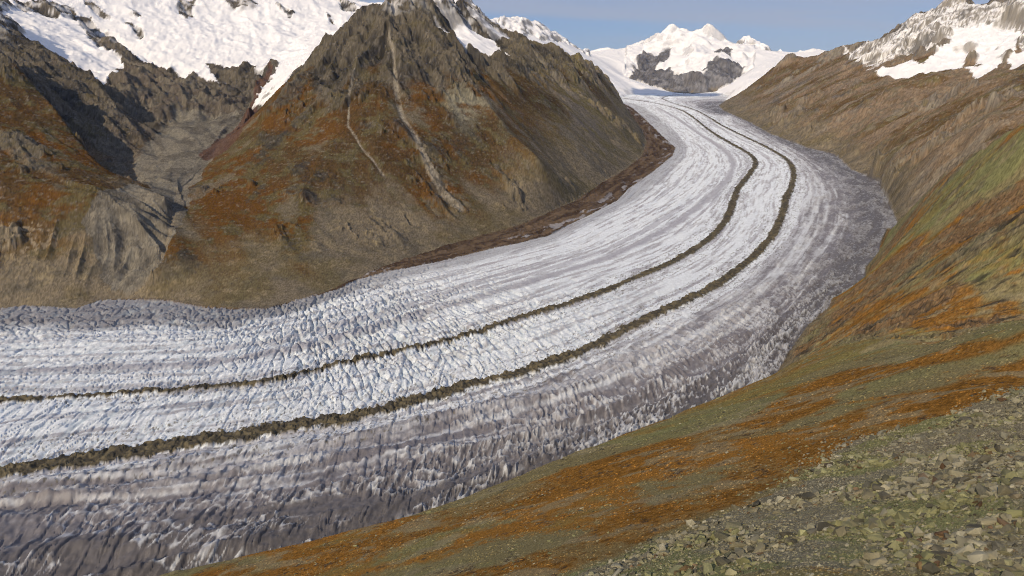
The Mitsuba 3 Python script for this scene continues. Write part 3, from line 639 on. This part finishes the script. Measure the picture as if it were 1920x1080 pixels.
GRASS_RED, GRASS_BROWN, GRASS_OLIVE, GRASS_GREEN, DRY = col(.110, .055, .015), col(.078, .050, .022), col(.100, .085, .042), col(.19, .20, .082), col(.27, .235, .14)
SHRUB = col(.27, .135, .032)
ROCK_A, ROCK_B, ROCK_C, TILL = col(.108, .095, .072), col(.050, .046, .039), col(.19, .17, .14), col(.150, .128, .092)
SNOW = col(.88, .89, .91)
C = np.empty(X.shape + (3,), np.float32)
YZ = Y + 1.25 * Z                       # on steep walls the pattern follows the wall
pat = fbm(X, YZ, 260, 6, 41, .6, CELL)
pat2 = fbm(X, YZ, 60, 5, 44, .65, CELL)
grain = fbm(X, YZ, 12, 4, 47, .7, CELL)
B2c = fbm(X, YZ, 140, 4, 66, .6, CELL)
speck = ss(.62, .70, .6 * grain + .4 * N(X / 7, Y / 7, 4))
ground = mixc(GRASS_BROWN, GRASS_RED, ss(.36, .64, pat + .04 * F2 + .25 * (grain - .5)))
ground = mixc(ground, GRASS_OLIVE, .9 * ss(.46, .68, pat2 + .06 * F3 + .3 * (grain - .5)))
ground = mixc(ground, TILL, .7 * ss(1.0, 2.0, F2 + 3 * (pat2 - .5)))
ground = mixc(ground, ROCK_B, .8 * ss(.62, .75, B2 + .04 * F3 + .3 * (grain - .5)))
ground = mixc(ground, ROCK_C, speck * .5)
rk = mixc(ROCK_B, ROCK_A, ss(.3, .65, B2 + .08 * F2 + .1 * F3))
rk = mixc(rk, ROCK_C, ss(.55, .75, grain) * .6)
rk = mixc(rk, GRASS_OLIVE, .5 * ss(.55, .7, pat2) * np.isin(LAB, (PYRAMID, SPUR, RIDGE)))
C[:] = mixc(ground, rk, ss(.25, .75, ROCK + .5 * (pat2 - .5) + .3 * (grain - .5)))
C[:] = mixc(C, mixc(col(.125, .122, .125), col(.22, .22, .23), ss(.45, .65, B2c)), (LAB == CENTRE) * .85)
# the right mountain and the side valley are greyer
far_side = (LAB == PYRAMID) * ss(-200, 500, X) * .95
C[:] = mixc(C, mixc(GRASS_OLIVE * 1.6, col(.18, .155, .118), ss(.4, .6, pat2 + .06 * F2)), far_side * ss(.22, .52, pat + .08 * F2))
C[:] = mixc(C, col(.19, .172, .135), (LAB == PYRAMID) * ss(-250, 150, X) * .75 * ss(.9, 1.6, F1 + 3.0 * (pat2 - .5) + .3 * F2))
C[:] = mixc(C, mixc(col(.180, .162, .128), col(.125, .105, .088), ss(.4, .6, pat2 + .05 * F3)), np.where(LAB == RIGHT, .5, .5) * np.isin(LAB, (RIGHT, BACK, RIDGE)) * ss(.35, .6, pat + .05 * F2))
C[LAB == RIGHT] *= 1.5
# bare ground the shrinking ice has left, up to the trim line
trim = np.where(LAB == PYRAMID, 85.0 + 110 * ss(-350, 250, X), np.where(LAB == SPUR, 130.0, np.where(LAB == RIGHT, 115.0, 16.0)))
nn = np.where(near, .15, 1)
bare = 1 - ss(trim * .3, trim * 1.6, HA + nn * (150 * (pat - .5) + 26 * F2 + 12 * F3 + 60 * (pat2 - .5)))
till = mixc(TILL, ROCK_A, ss(.45, .7, pat2 + .06 * F3))
till = mixc(till, GRASS_OLIVE, .7 * ss(.45, .65, pat + .05 * F2))
till = mixc(till, col(.21, .175, .11), ss(.55, .7, B3 + .1 * (grain - .5)) * .6)
till = mixc(till, ROCK_B, ss(.6, .75, grain) * .5)
C[:] = mixc(C, till * 1.2, bare * land * .9)
floor = np.maximum(area('gravel_floor', 14, 70), area('gullied', 12, 60))
grav = mixc(col(.20, .185, .15), col(.125, .115, .096), ss(.35, .65, pat2 + .08 * F3))
C[:] = mixc(C, grav, floor * .9)
C[:] = mixc(C, col(.26, .215, .15), area('pale_rock', 14, 30) * ss(.48, .56, grain) * .8)
C[:] = mixc(C, col(.22, .205, .15), ndimage.gaussian_filter(area('scree_pale', 24, 70), 5) * ss(.3, .62, pat2 + .05 * F3))
C[:] = mixc(C, col(.10, .058, .044), area('red_tongue', 10, 60) * .85)
chute = np.maximum((1 - ss(4 + 11 * k_ca, 8 + 17 * k_ca, d_ca + 10 * (pat2 - .5))), (1 - ss(2, 6, d_cb + 5 * (pat2 - .5))))
C[:] = mixc(C, mixc(col(.26, .235, .19), TILL, ss(.4, .7, grain)), chute * .95 * ss(.15, .4, pat2))
C[:] = mixc(C, col(.19, .165, .125), (1 - ss(4, 9, d_stream + 6 * (pat2 - .5))) * .7)
# near hillsides: bands of red-brown dwarf shrub, olive grass, pale dry grass and lichen-green stones
fl = .5 + .11 * F2 + .07 * F3 + .03 * F4
fine_ = fbm(X, Y, 3.0, 4, 58, .75, CELL)
hc = mixc(GRASS_OLIVE * 2.1, SHRUB, ss(.44, .58, fl + .5 * (pat2 - .5) + .25 * (grain - .5) + .25 * (fine_ - .5)))
hc = mixc(hc, GRASS_GREEN, np.where(LAB == HILL, .7, .35) * ss(.50, .62, fbm(X, Y, 110, 5, 51, .6, CELL) + .05 * F3 + .2 * (fine_ - .5)))
bands = ndimage.gaussian_filter(np.maximum.reduce([area('orange_a', 9, 30), area('orange_b', 9, 30), area('orange_c', 16, 60), area('orange_d', 16, 60), area('orange_e', 12, 40), area('orange_f', 16, 60)]), 2)
hc = mixc(hc, mixc(SHRUB, SHRUB * .62, ss(.4, .65, fine_)), bands * (.35 + .65 * ss(.36, .50, .5 * pat2 + .25 * grain + .25 * fine_ + .03 * F3)))
hc = mixc(hc, GRASS_GREEN * 1.05, ndimage.gaussian_filter(area('green_edge', 10, 40), 3) * .5 * ss(.3, .55, .5 * grain + .5 * pat2))
hc = mixc(hc, DRY, .6 * ss(.58, .70, fbm(X, Y, 30, 4, 55, .65, CELL) + .05 * F4 + .2 * (fine_ - .5)))
hc = mixc(hc, mixc(ROCK_A * 1.15, ROCK_B * 1.3, ss(.45, .6, fine_)), .6 * ss(.3, .8, HOUT + .9 * (grain - .5)) * (LAB == HILL))
hc = mixc(hc, ROCK_B * .7, (LAB == HILL) * .8 * ss(1.2, 1.9, np.abs(F4) + .6 * HOUT))
hc = mixc(hc, ROCK_B, .8 * ss(.6, .72, .5 * grain + .5 * fine_) )
hc = mixc(hc, DRY * 1.1, .8 * ss(.66, .76, .4 * grain + .6 * fbm(X, Y, 1.6, 3, 62, .75, CELL)))
hc = mixc(hc, mixc(col(.20, .185, .13), col(.19, .20, .09), ss(.45, .6, fbm(X, Y, 22, 3, 78))) * (.6 + .8 * fine_)[..., None], SCREE * .9)
C[near] = hc[near]
C[near] = mixc(C, till, bare * .8)[near]
# snow
gr2, gt2 = slope_of(Z, 1)
ST2 = np.hypot(gr2, gt2)
hold = 1 - ss(.75, 1.25, ST2 + .5 * (B2 - .5) + .3 * (pat2 - .5))
snow = SNOWY * np.where(wide, np.maximum(hold, .25 + .5 * (LAB == NEVE) + .4 * (LAB == CENTRE)), .25 + .75 * hold)
snow = np.maximum(snow, DUST * (.10 + .8 * ss(.40, .60, .35 * pat2 + .35 * B2c + .3 * (.5 - .012 * RG + .06 * F2) + .12 * (1 - ST2) + .25 * (rng.random(X.shape, np.float32) - .5))))
snow = np.maximum(snow, (LAB == PYRAMID) * ss(250, 420, Z0) * .6 * ss(.5, .65, pat2 + .06 * F3))
snow = np.maximum(snow, np.isin(LAB, (BACK, RIDGE)) * ss(120, 320, Z0) * .55 * ss(.47, .6, pat2 + .06 * F3) * (1 - SNOWY))
C *= (1 + (.34 - .30 * snow)[..., None] * (rng.random(X.shape, np.float32)[..., None] * 2 - 1))
C = mixc(C, SNOW, snow)
# ice
clean, gray, dark = col(.65, .70, .745), col(.36, .365, .39), col(.125, .118, .122)
g1 = N(S / 160, V / 9, 1)
g2 = N(S / 45, V / 5, 2)
g3 = N(gx / 7, gy / 7, 3)
ice = mixc(clean, gray, ss(.45, .8, .55 * g1 + .3 * g2 + .15 * g3))
ice = mixc(ice, col(.30, .30, .335), (1 - ss(6, 30, d_st + jag)) * .85)
ice = mixc(ice, col(.30, .30, .335), ss(.60, .72, N(S / 1200, V / 18, 4) * .75 + .25 * g2) * .6 * ss(.05, .1, u))
patchy = .5 * N(S / 60, V / 30, 1) + .3 * N(S / 20, V / 14, 2) + .2 * g3
streak = N(S / 420, V / 15, 2) * .6 + N(S / 150, V / 7, 3) * .4
dirty = ss(.0, 1.0, (u - .68 + .03 * low) / .15 + (patchy - .5) * 1.2 + (streak - .5) * 1.6)
ice = mixc(ice, gray * .95, ss(.63, .72, u) * .45)
blade = rgt * patch * np.maximum(bl ** 3, .7 * bl2 ** 3)
flake = rgt * ss(.60, .74, N((S + .45 * V) / 4.2 + (N(S / 30, V / 30, 1) - .5), V / 12, 0) + .3 * (patch - .6) + .10 * (g3 - .5)) * (.15 + .85 * ss(-250, 350, gx))
dirtc = mixc(col(.17, .162, .175), dark * .8, ss(.78, .93, u + .1 * (patchy - .5)))
ice = mixc(ice, dirtc, dirty * (1 - (.35 + .5 * low) * ss(.40, .85, np.maximum(blade, flake))) * (1 - .8 * shard * bl))
dl = 1 - ss(.08, .155, u + .07 * (patchy - .5))
ice = mixc(ice, mixc(col(.11, .105, .115), col(.19, .185, .20), .6 * g2 + .4 * g3), dl * (.95 * low + .55 * (1 - low)))
blue = np.clip(left_low * c2 + c1 * icefall * 1.3, 0, 1)
ice = mixc(ice, col(.36, .46, .53), blue * .45)
ice *= (.86 + .28 * N(gx / 3.2, gy / 3.2, 0))[:, None]
deb = mixc(col(.070, .064, .050), col(.145, .125, .080), ss(.35, .7, .6 * N(gx / 10, gy / 10, 1) + .4 * N(gx / 4, gy / 4, 2)))
strewn = ss(.70, .78, .6 * N(gx / 4, gy / 4, 1) + .4 * N(gx / 2, gy / 2, 2) + .12 * np.exp(-np.minimum(d_in / w_in, d_out / w_out) / 1.6)) * (np.minimum(d_in / w_in, d_out / w_out) < 5)
ice = mixc(ice, deb, np.maximum.reduce([m_in, m_out, strewn * .8]))
lt = .5 * N(S / 160, d_ice / 13, 2) + .3 * N(gx / 16, gy / 16, 3) + .2 * g3
latc = mixc(col(.060, .042, .030), col(.135, .098, .066), ss(.3, .7, lt))
latc = mixc(latc, col(.30, .30, .32), .8 * ss(.68, .76, N(S / 120, d_ice / 20, 4) * .8 + .2 * g3) * (1 - ss(40, 90, d_ice)))
ice = np.where(icy[:, None], ice, latc)
C[gi] = ice
C = np.clip(C, .01, .92).astype(np.float32)

# ---------------------------------------------------------------- meshes: full detail where it can be seen, coarse behind the crests and outside the view
el = Z / R
run = np.maximum.accumulate(el, axis=0)
run = np.vstack([np.full((1, NT), -9.0), run[:-1]])
depth = Y * math.cos(PITCH) - Z * math.sin(PITCH)
px = 512 + 773.3 * X / depth
py = 288 - 773.3 * (Y * math.sin(PITCH) + Z * math.cos(PITCH)) / depth
seen = (el > run - .012) & (px > -40) & (px < 1064) & (py > -60) & (py < 620)
K = 6
nb_r, nb_t = (NR - 1) // K, (NT - 1) // K
blk = seen[:nb_r * K, :nb_t * K].reshape(nb_r, K, nb_t, K).any((1, 3))
blk = ndimage.binary_dilation(blk, iterations=1)
fine = np.kron(blk, np.ones((K, K), bool))
P = np.stack([X, Y, Z], -1).reshape(-1, 3)
CF = C.reshape(-1, 3)
IDX = np.arange(NR * NT).reshape(NR, NT)
FLATN = (GLACIER,)


def pieces(label):
    cell = LAB[:nb_r * K, :nb_t * K]
    i, j = np.nonzero(fine & (cell == label))
    a, b, c, d = IDX[i, j], IDX[i + 1, j], IDX[i + 1, j + 1], IDX[i, j + 1]
    f = [np.stack([a, d, c], 1), np.stack([a, c, b], 1)]
    i, j = np.nonzero(~blk & (LAB[K // 2:nb_r * K:K, K // 2:nb_t * K:K] == label))
    i, j = i * K, j * K
    a, b, c, d = IDX[i, j], IDX[i + K, j], IDX[i + K, j + K], IDX[i, j + K]
    f = np.vstack(f + [np.stack([a, d, c], 1), np.stack([a, c, b], 1)])
    used, inv = np.unique(f, return_inverse=True)
    return P[used], inv.reshape(-1, 3), CF[used]


scene['ground_matter'] = {'type': 'twosided', 'bsdf': {'type': 'diffuse', 'reflectance': {'type': 'mesh_attribute', 'name': 'vertex_color'}}}
scene['ice_matter'] = {'type': 'twosided', 'bsdf': {'type': 'principled', 'base_color': {'type': 'mesh_attribute', 'name': 'vertex_color'}, 'roughness': .55, 'specular': .35}}
SETTING = [
    (GLACIER, 'glacier', 'ice_matter', 'wide valley glacier of grey and white ice sweeping in a bend from the snowy peaks to the left', 'glacier'),
    (LATERAL, 'lateral_moraine', 'ground_matter', 'brown band of rubble between the foot of the pyramid peak and the ice', 'moraine'),
    (INNER, 'medial_moraine', 'ground_matter', 'thinner dark rubble stripe along the middle of the glacier', 'moraine'),
    (OUTER, 'medial_moraine_001', 'ground_matter', 'thicker dark rubble stripe on the glacier, the one nearer the camera', 'moraine'),
    (FORE, 'hillside', 'ground_matter', 'near hillside of rust brown shrub and pale grass with scree at lower right', 'hillside'),
    (HILL, 'hillside_001', 'ground_matter', 'steep green and rust valley side with rock outcrops at the right edge behind the near slope', 'hillside'),
    (RIGHT, 'mountain', 'ground_matter', 'long brown mountain on the right with snowy rock peaks and a snowfield', 'mountain'),
    (PYRAMID, 'mountain_001', 'ground_matter', 'pyramid shaped dark rock peak with rust brown lower slopes in the bend of the glacier', 'mountain'),
    (SPUR, 'mountain_002', 'ground_matter', 'brown grassy spur at the left edge above the gullied moraine', 'mountain'),
    (RIDGE, 'mountain_003', 'ground_matter', 'rocky ridge behind the left spur, partly in shadow', 'mountain'),
    (BACK, 'mountain_004', 'ground_matter', 'snow covered mountain face behind the side valley at upper left', 'mountain'),
    (CENTRE, 'mountain_005', 'ground_matter', 'twin topped white mountain with dark rock foot at the head of the glacier', 'mountain'),
    (FARSNOW, 'mountain_006', 'ground_matter', 'far jagged snow ridge right of the pyramid peak', 'mountain'),
    (FARPEAK, 'mountain_007', 'ground_matter', 'small far rocky snow peak right of the twin topped mountain', 'mountain'),
    (NEVE, 'snowfield', 'ground_matter', 'smooth white snowfields feeding the glacier on both sides of the twin topped mountain', 'snowfield'),
]
for lab, key, bsdf, text, cat in SETTING:
    v, f, c = pieces(lab)
    if len(f):
        scene[key] = mikit.ply(trimesh.Trimesh(v, f, process=False), bsdf, smooth=lab in FLATN or lab in (NEVE, BACK, FARSNOW, CENTRE), color=c)
        labels[key] = {'label': text, 'category': cat, 'kind': 'structure'}

# ---------------------------------------------------------------- stones and shrubs on the near hillside
LRG = np.arange(NR)


def cell_of(x, y):
    return np.interp(np.log(np.hypot(x, y)), lr, LRG), (np.arctan2(x, y) - TH0) / (theta[1] - theta[0])


def at_ground(G, x, y):
    return ndimage.map_coordinates(G, cell_of(x, y), order=1, mode='nearest')


def ground_normal(x, y, d=1.5):
    zx = (at_ground(Z0, x + d, y) - at_ground(Z0, x - d, y)) / (2 * d)
    zy = (at_ground(Z0, x, y + d) - at_ground(Z0, x, y - d)) / (2 * d)
    n = np.stack([-zx, -zy, np.ones_like(zx)], -1)
    return n / np.linalg.norm(n, axis=-1, keepdims=True)


def slab(r):
    """one broken slab of rock of unit size"""
    p = r.normal(size=(15, 3))
    p /= np.abs(p).max(1, keepdims=True) ** r.uniform(.6, 1.0)
    p *= np.array([1, r.uniform(.5, .85), r.uniform(.32, .72)]) / 2
    return trimesh.Trimesh(p, process=False).convex_hull


SLABS = [slab(rng) for _ in range(24)]


def frames(n, spin, tilt):
    """rotation matrices that lay a thing's z along n, turned and tilted"""
    n = n + rng.normal(size=n.shape) * tilt
    n /= np.linalg.norm(n, axis=1, keepdims=True)
    t = np.stack([np.cos(spin), np.sin(spin), 0 * spin], -1)
    t -= (t * n).sum(1, keepdims=True) * n
    t /= np.linalg.norm(t, axis=1, keepdims=True)
    return np.stack([t, np.cross(n, t), n], -1)


def joined(kinds, which, M, pos, size, colour):
    V, Fc, Cc, at = [], [], [], 0
    for k, base in enumerate(kinds):
        s = np.nonzero(which == k)[0]
        if not len(s):
            continue
        v = np.einsum('kij,nj->kni', M[s], base.vertices) * size[s][:, None, None] + pos[s][:, None]
        f = base.faces[None] + (np.arange(len(s)) * len(base.vertices))[:, None, None] + at
        V.append(v.reshape(-1, 3)), Fc.append(f.reshape(-1, 3))
        Cc.append(np.repeat(colour[s], len(base.vertices), 0))
        at += len(s) * len(base.vertices)
    return np.vstack(V), np.vstack(Fc), np.clip(np.vstack(Cc), .01, .9)


STONE_GREY, STONE_PALE, STONE_GREEN, STONE_DARK, STONE_RUST = col(.215, .20, .135), col(.29, .275, .20), col(.205, .21, .095), col(.075, .072, .060), col(.135, .080, .045)


def stone_colour(x, y, n):
    a, b = fbm(x, y, 14, 3, 71), fbm(x, y, 4, 2, 75)
    c = mixc(STONE_GREY, STONE_PALE, ss(.35, .65, .6 * a + .4 * rng.random(n)))
    c = mixc(c, STONE_GREEN, .75 * ss(.47, .64, .7 * fbm(x, y, 22, 3, 78) + .3 * rng.random(n)))
    c = mixc(c, STONE_DARK, .8 * (rng.random(n) < .16))
    c = mixc(c, STONE_RUST, .8 * ss(.62, .72, b) * (rng.random(n) < .25))
    return c * rng.uniform(.6, 1.25, n)[:, None]


poly = np.array(AREAS['area_scree'])
lo, hi = poly.min(0), poly.max(0)
n = 130000
x, y = rng.uniform(lo[0], hi[0], n), rng.uniform(lo[1], hi[1], n)
keep = inside(poly, x + rng.normal(size=n) * 4, y + rng.normal(size=n) * 7)
x, y = x[keep], y[keep]
n = len(x)
order = np.argsort(rng.random(n))[:30000]
x, y = x[order], y[order]
n = len(x)
clump = fbm(x, y, 18, 3, 81)
size = np.exp(rng.normal(size=n) * .70) * .52 * (.45 + 1.1 * ss(.35, .65, clump))
size = np.clip(size, .35, 4.5)
nrm = ground_normal(x, y)
M = frames(nrm, rng.uniform(0, 6.28, n), .38)
pos = np.stack([x, y, at_ground(Z, x, y)], 1) + nrm * (size * .06)[:, None]
which = rng.integers(0, len(SLABS), n)
tone = stone_colour(x, y, n)
big = np.argsort(-size / np.hypot(x, y) * ((x / y < .72) & (np.hypot(x, y) > 90)))[:300]
for k, b in enumerate(big):
    v, f, c = joined(SLABS, which[b:b + 1], M[b:b + 1], pos[b:b + 1], size[b:b + 1], tone[b:b + 1])
    scene['hillside__stone' + (f'_{k:03d}' if k else '')] = mikit.ply(trimesh.Trimesh(v, f, process=False), 'ground_matter', color=c * (1 + .15 * rng.normal(size=(len(c), 1))).clip(.6, 1.4))
rest = np.setdiff1d(np.arange(n), big)
# single stones farther out over both near slopes
m = 20000
rr, tt = np.exp(rng.uniform(math.log(70), math.log(1500), m)), rng.uniform(math.radians(-24), math.radians(36), m)
sx, sy = rr * np.sin(tt), rr * np.cos(tt)
a, b = cell_of(sx, sy)
lab_at = LAB[a.astype(int), b.astype(int)]
ok = np.isin(lab_at, (FORE, HILL)) & (rng.random(m) < ss(.42, .62, fbm(sx, sy, 60, 3, 85)))
sx, sy = sx[ok], sy[ok]
m = len(sx)
ssz = np.exp(rng.normal(size=m) * .5) * np.clip(.25 + np.hypot(sx, sy) / 900, .3, 1.3)
snrm = ground_normal(sx, sy)
v, f, c = joined(SLABS, np.concatenate([which[rest], rng.integers(0, len(SLABS), m)]), np.vstack([M[rest], frames(snrm, rng.uniform(0, 6.28, m), .3)]),
                 np.vstack([pos[rest], np.stack([sx, sy, at_ground(Z, sx, sy)], 1)]), np.concatenate([size[rest], ssz]), np.vstack([tone[rest], stone_colour(sx, sy, m)]))
scene['hillside__loose_rubble'] = mikit.ply(trimesh.Trimesh(v, f, process=False), 'ground_matter', color=c)
labels['hillside__loose_rubble'] = {'label': 'smaller loose stones and rubble strewn over the near slope', 'kind': 'stuff'}

# low cushions of dwarf shrub and dry grass
def cushion(r):
    p = r.normal(size=(11, 3))
    p /= np.linalg.norm(p, axis=1, keepdims=True)
    return trimesh.Trimesh(p * np.array([.5, .5, .30]) * r.uniform(.75, 1.15, (11, 1)), process=False).convex_hull


CUSHIONS = [cushion(rng) for _ in range(12)]
m = 70000
rr, tt = np.exp(rng.uniform(math.log(75), math.log(1100), m)), rng.uniform(math.radians(-24), math.radians(36), m)
sx, sy = rr * np.sin(tt), rr * np.cos(tt)
a, b = cell_of(sx, sy)
ai, bi = a.astype(int), b.astype(int)
ok = (LAB[ai, bi] == FORE) & (SCREE[ai, bi] < .5) & (rng.random(m) < .15 + .85 * ss(.40, .58, fbm(sx, sy, 16, 3, 91))) & seen[ai, bi]
sx, sy, ai, bi = sx[ok], sy[ok], ai[ok], bi[ok]
m = len(sx)
csz = rng.uniform(.35, 1.1, m) * np.clip(np.hypot(sx, sy) / 260, .45, 1.6)
tone = C[ai, bi] * rng.uniform(.6, 1.5, m)[:, None]
cn = ground_normal(sx, sy)
v, f, c = joined(CUSHIONS, rng.integers(0, len(CUSHIONS), m), frames(cn, rng.uniform(0, 6.28, m), .1), np.stack([sx, sy, at_ground(Z, sx, sy)], 1), csz, tone)
scene['dwarf_shrub'] = mikit.ply(trimesh.Trimesh(v, f, process=False), 'ground_matter', color=c)
labels['dwarf_shrub'] = {'label': 'low cushions of rust brown dwarf shrub and dry grass on the near hillside', 'category': 'shrub', 'kind': 'stuff'}

# ---------------------------------------------------------------- the cloud above the valley whose shadow lies on the head of the glacier
t = 4600.0
cc = np.array([2450.0, 11600.0, -200.0]) + SUN / np.linalg.norm(SUN) * t
puffs = []
for k in range(26):
    a, r = rng.uniform(0, 6.28), math.sqrt(rng.random())
    s = trimesh.creation.icosphere(3, radius=1.0)
    q = s.vertices + (meshkit.fbm(s.vertices * 1.7 + k * 5.1, 4, k)[:, None] - .5) * .7 * s.vertices
    R0 = rng.uniform(140, 260) * (1.15 - .5 * r)
    s.vertices = q * [R0 * 1.3, R0 * 1.1, R0 * .62] + cc + [math.cos(a) * r * 520, math.sin(a) * r * 420, rng.uniform(0, 60)]
    puffs.append(s)
scene['cloud'] = mikit.ply(trimesh.util.concatenate(puffs), 'cloud_matter', smooth=True)
scene['cloud_matter'] = {'type': 'twosided', 'bsdf': {'type': 'diffuse', 'reflectance': {'type': 'rgb', 'value': [.9, .9, .9]}}}
labels['cloud'] = {'label': 'small white cloud high above the head of the glacier', 'category': 'cloud', 'kind': 'structure'}

# ---------------------------------------------------------------- the air: a thin blue haze over the whole valley
scene['air'] = {'type': 'homogeneous', 'albedo': {'type': 'rgb', 'value': [.93, .95, .97]}, 'sigma_t': {'type': 'rgb', 'value': [.22e-5, .33e-5, .6e-5]}}
scene['haze'] = {'type': 'cube', 'bsdf': {'type': 'null'}, 'interior': {'type': 'ref', 'id': 'air'},
                 'to_world': T().translate([0, 10500, 350]).scale([15000, 12500, 1050])}
scene['camera']['medium'] = {'type': 'ref', 'id': 'air'}
labels['haze'] = {'label': 'thin blue haze filling the valley', 'category': 'haze', 'kind': 'stuff'}
